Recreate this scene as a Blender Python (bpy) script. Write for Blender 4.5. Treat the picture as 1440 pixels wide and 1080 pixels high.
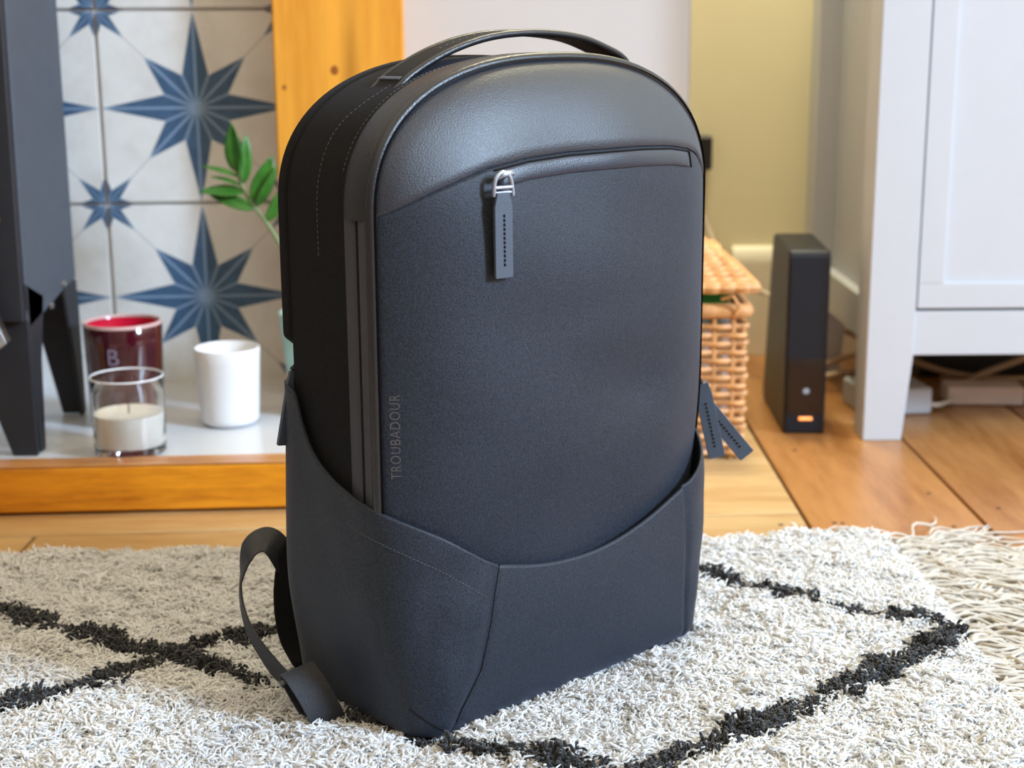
import bpy, math, random
import numpy as np
from mathutils import Vector, Matrix
SC = bpy.context.scene
COL = SC.collection
for _o in list(bpy.data.objects): bpy.data.objects.remove(_o)

# ------------------------------------------------ camera
F = 2126.0
CAM_H = 0.50
TH = math.atan(495.0 / F)
ROLL = -math.radians(0.38)
cam_d = bpy.data.cameras.new('camera'); cam = bpy.data.objects.new('camera', cam_d); COL.objects.link(cam)
cam_d.sensor_width = 36.0; cam_d.lens = F / 1440 * 36.0; cam_d.clip_start = 0.02; cam_d.clip_end = 50
fw = Vector((0, math.cos(TH), -math.sin(TH))); rt0 = Vector((1, 0, 0)); up0 = rt0.cross(fw)
rt = rt0 * math.cos(ROLL) + up0 * math.sin(ROLL); up = up0 * math.cos(ROLL) - rt0 * math.sin(ROLL)
cam.matrix_world = Matrix(((rt.x, up.x, -fw.x, 0), (rt.y, up.y, -fw.y, 0), (rt.z, up.z, -fw.z, CAM_H), (0, 0, 0, 1)))
cam_d.dof.use_dof = True; cam_d.dof.focus_distance = 1.08; cam_d.dof.aperture_fstop = 6.8
SC.camera = cam

# ------------------------------------------------ world, lights, exposure
wd = bpy.data.worlds.new('room_light'); SC.world = wd; wd.use_nodes = True
bgn = wd.node_tree.nodes['Background']; bgn.inputs[0].default_value = (1.0, 0.85, 0.62, 1); bgn.inputs[1].default_value = 1.58
def area(name, loc, target, sx, sy, power, col):
    l = bpy.data.lights.new(name, 'AREA'); l.shape = 'RECTANGLE'; l.size = sx; l.size_y = sy; l.energy = power; l.color = col
    o = bpy.data.objects.new(name, l); COL.objects.link(o); o.location = loc
    o.rotation_euler = (Vector(target) - Vector(loc)).to_track_quat('-Z', 'Y').to_euler()
    return o
area('window_daylight', (3.96, -0.62, 2.30), (0.0, 1.2, 0.2), 0.75, 1.5, 430, (0.54, 0.74, 1.0))
area('alcove_fill', (0.34, 2.12, 1.7), (0.36, 2.16, 0.2), 0.25, 0.25, 25, (1.0, 0.90, 0.62))  # unseen warm fill light, added to brighten the alcove
SC.view_settings.view_transform = 'Standard'; SC.view_settings.look = 'None'
SC.view_settings.gamma = 1; SC.view_settings.use_curve_mapping = False
SC.view_settings.exposure = 0.0

# ------------------------------------------------ materials
def srgb(r, g, b):
    f = lambda c: (c / 255 / 12.92) if c / 255 <= .04045 else ((c / 255 + .055) / 1.055) ** 2.4
    return (f(r), f(g), f(b), 1)
class NT:
    def __init__(s, name):
        s.m = bpy.data.materials.new(name); s.m.use_nodes = True; s.t = s.m.node_tree; s.n = s.t.nodes
        s.b = s.n['Principled BSDF']
    def node(s, t, **k):
        n = s.n.new(t)
        for a, v in k.items(): setattr(n, a, v)
        return n
    def link(s, a, b): s.t.links.new(a, b)
    def set(s, k, v):
        i = s.b.inputs[k]
        if hasattr(v, 'links') or hasattr(v, 'is_output'): s.link(v, i)
        else: i.default_value = v
    def math(s, op, a, b=0.0, c=None):
        n = s.node('ShaderNodeMath', operation=op)
        for i, v in enumerate([a, b] + ([c] if c is not None else [])):
            if isinstance(v, (int, float)): n.inputs[i].default_value = v
            else: s.link(v, n.inputs[i])
        return n.outputs[0]
    def coords(s, scale=(1, 1, 1), kind='Object', rand=False):
        tc = s.node('ShaderNodeTexCoord'); mp = s.node('ShaderNodeMapping'); mp.inputs['Scale'].default_value = scale
        src = tc.outputs[kind]
        if rand:
            oi = s.node('ShaderNodeObjectInfo'); va = s.node('ShaderNodeVectorMath', operation='ADD')
            mu = s.math('MULTIPLY', oi.outputs['Random'], 7.3); s.link(src, va.inputs[0]); s.link(mu, va.inputs[1]); src = va.outputs[0]
        s.link(src, mp.inputs[0]); return mp.outputs[0]
    def noise(s, vec, scale, detail=3, rough=.55):
        n = s.node('ShaderNodeTexNoise'); s.link(vec, n.inputs['Vector']); n.inputs['Scale'].default_value = scale
        n.inputs['Detail'].default_value = detail; n.inputs['Roughness'].default_value = rough; return n.outputs[0]
    def ramp(s, fac, stops):
        n = s.node('ShaderNodeValToRGB'); s.link(fac, n.inputs[0]); e = n.color_ramp.elements
        while len(e) < len(stops): e.new(.5)
        for k, (p, c) in enumerate(stops): e[k].position = p; e[k].color = c
        return n.outputs[0]
    def mix(s, fac, a, b, mode='MIX'):
        n = s.node('ShaderNodeMix', data_type='RGBA', blend_type=mode)
        for i, v in ((0, fac), (6, a), (7, b)):
            if isinstance(v, (int, float)): n.inputs[i].default_value = v
            elif isinstance(v, tuple): n.inputs[i].default_value = v
            else: s.link(v, n.inputs[i])
        return n.outputs[2]
    def bump(s, h, strength=.3, dist=.001):
        n = s.node('ShaderNodeBump'); n.inputs['Strength'].default_value = strength; n.inputs['Distance'].default_value = dist
        s.link(h, n.inputs['Height']); s.link(n.outputs[0], s.b.inputs['Normal']); return n
def plain(name, col, rough=.5, spec=.5, metal=0, var=.06, nscale=30, bump=0, bscale=200, coat=0):
    t = NT(name); v = t.coords()
    n = t.noise(v, nscale)
    dark = tuple(c * (1 - var) for c in col[:3]) + (1,); lite = tuple(min(1, c * (1 + var)) for c in col[:3]) + (1,)
    t.set('Base Color', t.ramp(n, [(.3, dark), (.7, lite)])); t.set('Roughness', rough); t.set('Specular IOR Level', spec); t.set('Metallic', metal)
    t.set('Coat Weight', coat)
    if bump: t.bump(t.noise(v, bscale, 2), bump, .0008)
    return t.m
def wood(name, base, dark, stretch=(14, 1.2, 14), rough=.4, knots=.5, nscale=1.0, rvar=.12):
    t = NT(name); v = t.coords(stretch, rand=True)
    n = t.noise(v, 2.2 * nscale, 5, .6); fine = t.noise(v, 11 * nscale, 4, .7)
    g = t.mix(.35, n, fine)
    c = t.ramp(g, [(.34, dark), (.56, base), (.75, tuple(min(1, x * 1.12) for x in base[:3]) + (1,))])
    kv = t.coords((stretch[0] * .38, stretch[1] * 1.6, stretch[2] * .38), rand=True)
    vo = t.node('ShaderNodeTexVoronoi'); t.link(kv, vo.inputs['Vector']); vo.inputs['Scale'].default_value = 1.7
    k = t.ramp(vo.outputs['Distance'], [(.03, (1, 1, 1, 1)), (.10, (0, 0, 0, 1))])
    km = t.math('MULTIPLY', k, knots)
    c = t.mix(km, c, tuple(x * .35 for x in dark[:3]) + (1,))
    oi = t.node('ShaderNodeObjectInfo'); r = t.math('MULTIPLY_ADD', oi.outputs['Random'], rvar, 1 - rvar / 2)
    vm = t.node('ShaderNodeVectorMath', operation='SCALE'); t.link(c, vm.inputs[0]); t.link(r, vm.inputs['Scale'])
    t.set('Base Color', vm.outputs[0]); t.set('Roughness', rough); t.bump(fine, .12, .0006)
    return t.m
def fabric(name, col, lite, sheen=.25, scale=1300, rough=.85, spec=.25, bs=.5):
    t = NT(name); v = t.coords()
    h = t.noise(t.coords((1, 1, .6)), scale, 1); n = t.noise(v, 700, 3, .7); n2 = t.noise(v, 1900, 1)
    t.set('Base Color', t.ramp(t.mix(.5, n, n2), [(.40, col), (.62, lite)])); t.set('Roughness', rough); t.set('Specular IOR Level', spec)
    t.set('Sheen Weight', sheen); t.set('Sheen Roughness', .5); t.set('Sheen Tint', srgb(200, 215, 255))
    t.bump(t.math('ADD', h, n2), bs, .0004)
    return t.m
M = {}
M['fabric'] = fabric('black_canvas', srgb(8, 11, 16), srgb(40, 48, 61), sheen=.10, rough=.50, spec=.31, bs=.5)
M['fabric_side'] = fabric('black_nylon', srgb(13, 13, 14), srgb(28, 27, 27), sheen=.03, spec=.12)
def leather(name, c, r=.38, scale=620, strength=.5):
    t = NT(name); v = t.coords(); vo = t.node('ShaderNodeTexVoronoi'); t.link(v, vo.inputs['Vector']); vo.inputs['Scale'].default_value = scale
    n = t.noise(v, 40, 2)
    t.set('Base Color', t.ramp(n, [(.3, c), (.7, tuple(x * 1.15 for x in c[:3]) + (1,))])); t.set('Roughness', r); t.set('Specular IOR Level', .5)
    t.bump(vo.outputs['Distance'], strength, .0006); return t.m
M['leather'] = leather('black_pebbled_leather', srgb(17, 25, 38), .48, 1000, .42)
M['leather'].node_tree.nodes['Principled BSDF'].inputs['Coat Weight'].default_value = .5; M['leather'].node_tree.nodes['Principled BSDF'].inputs['Coat Roughness'].default_value = .45
M['piping'] = leather('smooth_black_leather', srgb(26, 27, 31), .3, 1500, .2)
M['tab'] = leather('pull_tab_leather', srgb(62, 71, 84), .45, 1300, .15)
M['flap'] = plain('zip_flap_coating', srgb(58, 59, 67), .55, .3, bump=.3, bscale=1500)
M['webbing'] = fabric('webbing', srgb(20, 20, 24), srgb(40, 41, 47), sheen=.1, scale=900, rough=.6, spec=.4)
M['gunmetal'] = plain('gunmetal', srgb(158, 165, 180), .42, .5, metal=.85)
M['print'] = plain('gloss_print', srgb(74, 76, 82), .25, .6)
M['stitch'] = plain('stitch_thread', srgb(78, 80, 86), .7, .3)
M['dark'] = plain('black_mesh', srgb(17, 17, 18), .9, .2, bump=.4, bscale=900)
M['blackplastic'] = plain('black_plastic', srgb(24, 24, 26), .35, .5)

# ------------------------------------------------ helpers
def tag(o, label=None, cat=None, group=None, kind=None):
    if label: o['label'] = label
    if cat: o['category'] = cat
    if group: o['group'] = group
    if kind: o['kind'] = kind
    return o
def thing(name, label, cat, loc=(0, 0, 0), rotz=0, group=None):
    o = bpy.data.objects.new(name, None); COL.objects.link(o); o.location = loc; o.rotation_euler = (0, 0, rotz)
    o.empty_display_size = .02
    return tag(o, label, cat, group)
def mk(name, verts, faces, mat, parent=None, smooth=False, bevel=0, seg=2, solid=0, off=-1, label=None, kind=None):
    me = bpy.data.meshes.new(name)
    me.from_pydata([tuple(map(float, v)) for v in verts], [], [tuple(map(int, f)) for f in faces]); me.update()
    me.materials.append(mat)
    o = bpy.data.objects.new(name, me); COL.objects.link(o)
    if smooth:
        me.polygons.foreach_set('use_smooth', [True] * len(me.polygons)); me.set_sharp_from_angle(angle=math.radians(48))
    if solid:
        md = o.modifiers.new('thick', 'SOLIDIFY'); md.thickness = solid; md.offset = off
    if bevel:
        md = o.modifiers.new('bevel', 'BEVEL'); md.width = bevel; md.segments = seg; md.limit_method = 'ANGLE'; md.angle_limit = math.radians(35)
        me.polygons.foreach_set('use_smooth', [True] * len(me.polygons))
        md2 = o.modifiers.new('wn', 'WEIGHTED_NORMAL'); md2.keep_sharp = True
    if parent: o.parent = parent
    if label: o['label'] = label
    if kind: o['kind'] = kind
    return o
def box(x0, x1, y0, y1, z0, z1):
    v = [(x0, y0, z0), (x1, y0, z0), (x1, y1, z0), (x0, y1, z0), (x0, y0, z1), (x1, y0, z1), (x1, y1, z1), (x0, y1, z1)]
    return v, [(0, 3, 2, 1), (4, 5, 6, 7), (0, 1, 5, 4), (1, 2, 6, 5), (2, 3, 7, 6), (3, 0, 4, 7)]
def cube(name, b, mat, parent=None, bevel=.001, **k):
    v, f = box(*b); return mk(name, v, f, mat, parent, bevel=bevel, **k)
def join(parts):
    V = []; Fc = []
    for v, f in parts:
        n = len(V); V += list(v); Fc += [tuple(i + n for i in q) for q in f]
    return V, Fc
def prism(poly, axis, a, b):
    """extrude a polygon (list of 2d) along an axis index between a and b"""
    n = len(poly); V = []
    for t in (a, b):
        for p in poly:
            q = [0, 0, 0]; r = [i for i in range(3) if i != axis]; q[axis] = t; q[r[0]] = p[0]; q[r[1]] = p[1]; V.append(tuple(q))
    Fc = [tuple(range(n))[::-1], tuple(range(n, 2 * n))] + [(i, (i + 1) % n, n + (i + 1) % n, n + i) for i in range(n)]
    return V, Fc
def fixn(o):
    import bmesh
    bm = bmesh.new(); bm.from_mesh(o.data); bmesh.ops.recalc_face_normals(bm, faces=bm.faces); bm.to_mesh(o.data); bm.free(); return o
def lathe(prof, n=48, c=(0, 0)):
    V = []; Fc = []
    for r, z in prof:
        for i in range(n):
            a = 2 * math.pi * i / n; V.append((c[0] + r * math.cos(a), c[1] + r * math.sin(a), z))
    for j in range(len(prof) - 1):
        for i in range(n):
            k = (i + 1) % n; Fc.append((j * n + i, j * n + k, (j + 1) * n + k, (j + 1) * n + i))
    return V, Fc
def tube(pts, r, n=8, cap=True, closed=False):
    pts = [np.array(p, float) for p in pts]; V = []; Fc = []; m = len(pts)
    rr = r if hasattr(r, '__len__') else [r] * m
    prev = None
    for i, p in enumerate(pts):
        if closed: d = pts[(i + 1) % m] - pts[i - 1]
        else: d = pts[min(i + 1, m - 1)] - pts[max(i - 1, 0)]
        d = d / (np.linalg.norm(d) + 1e-12)
        if prev is None:
            a = np.cross(d, [0, 0, 1.0]);
            if np.linalg.norm(a) < .1: a = np.cross(d, [0, 1.0, 0])
        else: a = prev - d * (prev @ d)
        a /= np.linalg.norm(a); prev = a; b = np.cross(d, a)
        for k in range(n):
            t = 2 * math.pi * k / n; V.append(tuple(p + rr[i] * (math.cos(t) * a + math.sin(t) * b)))
    for i in range(m if closed else m - 1):
        j = (i + 1) % m
        for k in range(n): q = (k + 1) % n; Fc.append((i * n + k, i * n + q, j * n + q, j * n + k))
    if cap and not closed: Fc += [tuple(range(n))[::-1], tuple((m - 1) * n + k for k in range(n))]
    return V, Fc
def ribbon(pts, wv, th, n_sub=0):
    """flat strap: centre points, half-width vectors, thickness"""
    V = []; Fc = []; m = len(pts)
    P = [np.array(p, float) for p in pts]; W = [np.array(w, float) for w in wv]
    for i in range(m):
        d = P[min(i + 1, m - 1)] - P[max(i - 1, 0)]; nrm = np.cross(d, W[i]); nrm = nrm / (np.linalg.norm(nrm) + 1e-12) * th / 2
        V += [tuple(P[i] - W[i] - nrm), tuple(P[i] + W[i] - nrm), tuple(P[i] + W[i] + nrm), tuple(P[i] - W[i] + nrm)]
    for i in range(m - 1):
        for k in range(4): q = (k + 1) % 4; Fc.append((4 * i + k, 4 * i + q, 4 * i + 4 + q, 4 * i + 4 + k))
    Fc += [(3, 2, 1, 0), (4 * m - 4, 4 * m - 3, 4 * m - 2, 4 * m - 1)]
    return V, Fc
def spline(pts, n):
    """Catmull-Rom through points (any dimension)"""
    P = [np.array(p, float) for p in pts]; P = [2 * P[0] - P[1]] + P + [2 * P[-1] - P[-2]]; out = []
    m = len(P) - 3
    for q in range(n):
        t = q / (n - 1) * m; i = min(int(t), m - 1); f = t - i; a, b, c, d = P[i:i + 4]
        out.append(.5 * ((2 * b) + (-a + c) * f + (2 * a - 5 * b + 4 * c - d) * f * f + (-a + 3 * b - 3 * c + d) * f ** 3))
    return out
def gridmesh(fn, S, T):
    """fn(s_array, t_array)->(x,y,z) arrays over the S x T lattice"""
    ss, tt = np.meshgrid(S, T, indexing='ij'); x, y, z = fn(ss.ravel(), tt.ravel())
    V = np.stack([x, y, z], 1); n = len(T); i, j = np.meshgrid(np.arange(len(S) - 1), np.arange(n - 1), indexing='ij'); a = (i * n + j).ravel()
    return V.tolist(), np.stack([a, a + n, a + n + 1, a + 1], 1).tolist()
def text_mesh(s, size, spacing=1.0, extrude=0.0):
    c = bpy.data.curves.new('lettering', 'FONT'); c.body = s; c.size = size; c.space_character = spacing; c.extrude = extrude; c.align_x = 'LEFT'
    o = bpy.data.objects.new('lettering', c); COL.objects.link(o); bpy.context.view_layer.update()
    e = o.evaluated_get(bpy.context.evaluated_depsgraph_get()); me = e.to_mesh()
    V = [tuple(v.co) for v in me.vertices]; Fc = [tuple(p.vertices) for p in me.polygons]; e.to_mesh_clear(); bpy.data.objects.remove(o)
    return V, Fc

# ================================================= SETTING
R3 = math.radians(3)
def hw(t, o, z):   # point on the fireplace wall: t along the wall, o out of it (towards the room)
    return (t * math.cos(R3) + WO[0] + o * math.sin(R3), t * math.sin(R3) + WO[1] - o * math.cos(R3), z)
_n = (-math.sin(R3), math.cos(R3)); _d = -.443 * _n[0] + 1.953 * _n[1]
WO = (_n[0] * _d, _n[1] * _d)
M['board'] = wood('orange_pine_board', srgb(172, 121, 70), srgb(134, 83, 36), (9, 1.1, 9), .32, .7)
M['plank'] = wood('pale_pine_plank', srgb(188, 158, 112), srgb(164, 122, 72), (1.1, 9, 9), .38, .6)
M['subfloor'] = plain('dark_gap', srgb(60, 38, 20), .9)
fl = cube('floor', (-2.3, 4.6, -2.5, 2.36, -.05, -.02), M['subfloor'], bevel=0); fl['kind'] = 'structure'
G = .0018
def cross_y(x, k):   # seams of the cross planks, which run with the hearth
    return [1.19, 1.345, 1.512, 1.722, 1.93, 2.14, 2.345][k] + x * .075
bd = None
def polyboard(name, pts, mat):
    V, Fc = prism(pts, 2, -.0195, 0); o = mk(name, V, Fc, mat, fl, bevel=.0015, seg=1); fixn(o); return o
x = .307
while x < 4.3:
    cut = {0: (2.345,), 1: (2.345,)}.get(0)
    polyboard('floorboard', [(x + G, -2.38), (x + .183 - G, -2.38), (x + .183 - G, 2.345), (x + G, 2.345)], M['board']); x += .183
for k in range(13):
    x1 = .307 - .183 * k; x0 = x1 - .183
    polyboard('floorboard', [(x0 + G, -2.38), (x1 - G, -2.38), (x1 - G, cross_y(x1, 0) - G), (x0 + G, cross_y(x0, 0) - G)], M['board'])
for k in range(6):
    for (xa, xb) in ((-1.55, -.62 + .13 * (k % 2)), (-.62 + .13 * (k % 2), .307)):
        polyboard('floorboard', [(xa + G, cross_y(xa, k) + G), (xb - G, cross_y(xb, k) + G), (xb - G, cross_y(xb, k + 1) - G), (xa + G, cross_y(xa, k + 1) - G)], M['plank'] if k > 0 else M['board'])
# nail heads
NAIL = []
for (nx, ny) in ((.278, 1.495), (.335, 1.50), (.343, 1.498), (.46, 1.60), (.455, 1.485), (.52, 1.545), (.345, 1.78), (.64, 1.6), (.36, 1.93), (.45, 1.935)):
    NAIL.append(lathe([(0.0001, .0004), (.0026, .0004), (.0028, -.0003)], 8, (nx, ny)))
mk('nail_heads', *join(NAIL), plain('nail', srgb(58, 40, 30), .5), fl, kind='stuff')

# walls
M['plaster'] = plain('white_plaster', srgb(196, 191, 186), .9, .2, var=.02, nscale=5, bump=.1, bscale=60)
M['cream'] = plain('yellow_cream_paint', srgb(238, 230, 196), .9, .2, var=.03, nscale=4, bump=.1, bscale=60)
def wallbox(name, t0, t1, o0, o1, z0, z1, mat, parent=None, bevel=0):
    P = [hw(t0, o0, 0), hw(t1, o0, 0), hw(t1, o1, 0), hw(t0, o1, 0)]
    V, Fc = prism([(p[0], p[1]) for p in P], 2, z0, z1); o = mk(name, V, Fc, mat, parent, bevel=bevel, seg=4); fixn(o); return o
wf = wallbox('wall_fireplace', -2.2, -.10, -.14, -.0011, .0, 2.4, plain('grout', srgb(232, 230, 226), .9)); wf['kind'] = 'structure'
wb = wallbox('wall_breast', -.10, .336, -.42, .012, .0, 2.4, M['plaster'], bevel=.012); wb['kind'] = 'structure'
wk = cube('wall_back', (.25, 4.6, 2.352, 2.42, -.02, 2.4), M['cream'], bevel=0); wk['kind'] = 'structure'
M['gloss_white'] = plain('cream_gloss_paint', srgb(232, 226, 205), .35, .5, var=.01)
V, Fc = prism([(2.352, 0), (2.334, 0), (2.334, .145), (2.337, .158), (2.342, .168), (2.348, .172), (2.352, .172)], 0, .345, 2.1)
bb = fixn(mk('baseboard_back', V, Fc, M['gloss_white'], bevel=.001)); bb['kind'] = 'structure'

M['far'] = plain('taupe_paint', srgb(150, 138, 122), .9, .2, var=.03, nscale=3)
for nm, b in (('wall_left', (-2.3, -2.2, -2.4, 2.4, 0, 2.4)), ('wall_front', (-2.3, 4.6, -2.5, -2.4, 0, 2.4)), ('wall_right', (4.5, 4.6, -2.5, 2.42, 0, 1.3))):
    o = cube(nm, b, M['far'], bevel=0); o['kind'] = 'structure'
# star tiles
def star_material():
    t = NT('star_tile'); tc = t.node('ShaderNodeTexCoord'); sp = t.node('ShaderNodeSeparateXYZ'); t.link(tc.outputs['Object'], sp.inputs[0])
    T = .242; mt = t.math
    ax = mt('ABSOLUTE', mt('DIVIDE', sp.outputs[0], T)); az = mt('ABSOLUTE', mt('DIVIDE', sp.outputs[2], T))
    def star(px, pz, L1, L2, rho, w):
        m = mt('MAXIMUM', px, pz); n = mt('MINIMUM', px, pz)
        nx, ny = rho * math.cos(math.pi / 8), rho * math.sin(math.pi / 8)
        md = mt('MULTIPLY', mt('ADD', m, n), .70711); nd = mt('MULTIPLY', mt('SUBTRACT', m, n), .70711)
        s1 = ny / (L1 - nx); s2 = ny / (L2 - nx); tn = math.tan(math.pi / 8)
        def kite(a, b, s, L):
            c1 = mt('LESS_THAN', b, mt('MULTIPLY', mt('SUBTRACT', L, a), s)); c2 = mt('LESS_THAN', b, mt('MULTIPLY', a, tn)); return mt('MULTIPLY', c1, c2)
        body = mt('MAXIMUM', kite(m, n, s1, L1), kite(md, nd, s2, L2))
        l1 = mt('LESS_THAN', n, w); l2 = mt('LESS_THAN', nd, w)
        l3 = mt('LESS_THAN', mt('ABSOLUTE', mt('SUBTRACT', n, mt('MULTIPLY', m, tn))), w)
        ln = mt('MULTIPLY', mt('MAXIMUM', mt('MAXIMUM', l1, l2), l3), body)
        return body, ln, nd, md
    b1, l1, nd, md = star(ax, az, .497, .372, .18, .0065)
    qx = mt('SUBTRACT', .5, ax); qz = mt('SUBTRACT', .5, az)
    b2, l2, _, _ = star(qx, qz, .155, .2, .078, .0032)
    thin = mt('MULTIPLY', mt('LESS_THAN', nd, .0028), mt('GREATER_THAN', md, .36))
    body = mt('MAXIMUM', b1, b2); ln = mt('MAXIMUM', l1, l2)
    v = t.coords(rand=True); n = t.noise(v, 14, 5, .65); n2 = t.noise(v, 60, 3)
    cream = t.ramp(n, [(.3, srgb(208, 205, 198)), (.55, srgb(224, 222, 217)), (.75, srgb(230, 229, 225))])
    blue = t.ramp(n2, [(.3, srgb(52, 80, 108)), (.7, srgb(74, 104, 134))])
    ctr = t.ramp(mt('POWER', mt('ADD', mt('POWER', ax, 2), mt('POWER', az, 2)), .5), [(.0, srgb(86, 108, 132)), (.05, srgb(60, 88, 116)), (.06, srgb(60, 88, 116))])
    blue = t.mix(.4, blue, ctr)
    c = t.mix(mt('MULTIPLY', thin, .6), cream, srgb(140, 140, 142)); c = t.mix(body, c, blue); c = t.mix(mt('MULTIPLY', ln, .75), c, srgb(140, 163, 188))
    t.set('Base Color', c); t.set('Roughness', .38); t.bump(n, .08, .001); return t.m
M['tile'] = star_material()
TS = .242; tme = None
for ci, tc_ in enumerate([-.295 - TS * k for k in range(4)]):
    for rz in [.409 + TS * k for k in (-1, 0, 1, 2, 3)]:
        if tme is None:
            h = TS / 2 - .0022; V, Fc = box(-h, h, -.0065, .0, -h, h); tl = mk('tile', V, Fc, M['tile'], wf, bevel=.0012, seg=2); tme = tl
        else:
            tl = tme.copy(); COL.objects.link(tl); tl.parent = wf
        tl.location = hw(tc_, 0.0, rz); tl.rotation_euler = (0, 0, R3)
# narrow cut tiles beside the surround
for rz in [.409 + TS * k for k in (-1, 0, 1, 2, 3)]:
    h = TS / 2 - .0022; V, Fc = box(-h, -h + .05, -.0065, .0, -h, h); tl = mk('tile', V, Fc, M['tile'], wf, bevel=.0012)
    tl.location = hw(-.295 + TS, 0, rz); tl.rotation_euler = (0, 0, R3)

# hearth with its wooden fender
he = thing('hearth', 'raised white stone hearth with a dark orange wooden front edge', 'hearth', hw(-.5, .2, 0), R3)
def hl(t0, t1, o0, o1, z0, z1): return (t0 + .5, t1 + .5, .2 - o1, .2 - o0, z0, z1)
M['marble'] = plain('white_marble', srgb(208, 210, 213), .22, .5, var=.04, nscale=9)
cube('slab', hl(-1.35, .068, -.0, .372, .004, .050), M['marble'], he, bevel=.002)
M['fender'] = wood('dark_orange_fender', srgb(228, 148, 30), srgb(176, 100, 12), (1.3, 9, 11), .35, .0, 1.6)
M['fendertop'] = wood('fender_top', srgb(196, 140, 84), srgb(160, 102, 54), (1.3, 9, 11), .3, 0, 1.6)
cube('fender', hl(-1.35, .080, .375, .408, .003, .053), M['fender'], he, bevel=.003, seg=3)

cube('fender_top', hl(-1.35, .080, .3752, .4082, .0531, .0546), M['fendertop'], he, bevel=.0004)
# pine surround post
M['pine'] = wood('varnished_pine', srgb(228, 158, 56), srgb(208, 134, 38), (10, 10, .9), .35, .5, 1.2)
su = thing('fireplace_surround', 'tall varnished pine post of the fireplace surround beside the star tiles', 'fireplace', hw(-.11, .03, .051), R3)
cube('post', (-.0785, .080, -.055, .028, 0, 1.16), M['pine'], su, bevel=.003)
kn = plain('pine_knot', srgb(150, 84, 30), .4)
for (kx, kz, kr) in ((-.005, .405, .0055), (-.0665, .385, .003), (.03, .62, .005)):
    V, Fc = lathe([(.0001, 0), (kr * .6, 0), (kr, -.0004)], 12); V = [(kx + a, -.0553 - c, kz + b * 1.2) for a, b, c in V]; fixn(mk('knot', V, Fc, kn, su))

# ================================================= STOVE
st = thing('wood_stove', 'black steel wood-burning stove on splayed legs at the left of the hearth', 'stove', (-.52, 1.69, .0508))
M['steel'] = plain('black_stove_paint', srgb(70, 76, 85), .6, .35, bump=.25, bscale=900)
M['steel2'] = plain('black_stove_front', srgb(36, 37, 42), .5, .35, bump=.2, bscale=900)
V, Fc = prism([(-.088, .138), (.052, .160), (.100, .165), (.106, .70), (-.072, .70)], 0, -.42, 0); fixn(mk('body', V, Fc, M['steel'], st, bevel=.004))
V, Fc = prism([(-.1, .15), (-.086, .15), (-.070, .70), (-.084, .70)], 0, -.43, -.002); fixn(mk('front_frame', V, Fc, M['steel2'], st, bevel=.002))
V, Fc = prism([(-.118, .165), (-.1, .165), (-.084, .69), (-.102, .69)], 0, -.40, -.028); dr = fixn(mk('door', V, Fc, M['steel2'], st, bevel=.003))
cube('top_plate', (-.44, .01, -.10, .12, .70, .712), M['steel2'], st, bevel=.002)
M['chrome'] = plain('satin_chrome', srgb(180, 184, 190), .25, .5, metal=1)
V, Fc = prism([(-.040, .112), (-.010, .134), (-.022, .166), (-.040, .172)], 1, -.135, -.118); fixn(mk('ash_lip', V, Fc, M['chrome'], st, bevel=.001))
hp = tube([(-.035, -.110, .30), (-.035, -.122, .30), (-.035, -.128, .325), (-.035, -.126, .37), (-.035, -.112, .372)], .004, 8)
mk('handle', *hp, M['chrome'], dr, smooth=True)
V, Fc = lathe([(.0001, .004), (.003, .004), (.004, 0)], 12); mk('hinge_pin', [(-.017 + a, -.115 - c, .262 + b) for a, b, c in V], Fc, plain('brass', srgb(220, 150, 90), .3, metal=1), st)
def stove_leg(xf, front):
    s = 1 if front else -1
    # xf: outer x; angle bracket of two tapering plates
    if front:
        a = prism([(-.088, .19), (-.030, .168), (-.052, .10), (-.062, .0), (-.078, .0)], 0, xf - .004 if xf == 0 else xf, xf if xf == 0 else xf + .004)
        x0 = xf; d = -1 if xf == 0 else 1
        b = prism([(x0, .150), (x0 + d * .075, .150), (x0 + d * .028, 0), (x0, 0)], 1, -.092, -.086)
    else:
        a = prism([(.045, .165), (.100, .165), (.102, .0), (.086, .0), (.065, .10)], 0, xf - .004 if xf == 0 else xf, xf if xf == 0 else xf + .004)
        x0 = xf; d = -1 if xf == 0 else 1
        b = prism([(x0, .150), (x0 + d * .06, .150), (x0 + d * .028, 0), (x0, 0)], 1, .098, .103)
    V, Fc = join([a, b]); return fixn(mk('leg', V, Fc, M['steel2'], st, bevel=.0015))
for xf in (0, -.42): stove_leg(xf, True); stove_leg(xf, False)
for (yy, zz) in ((-.008, .152), (.045, .168)):
    V, Fc = lathe([(.0001, .003), (.0035, .003), (.004, 0)], 12); mk('bolt', [(.0005 + c, yy + a, zz + b) for a, b, c in V], Fc, M['chrome'], st)

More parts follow.
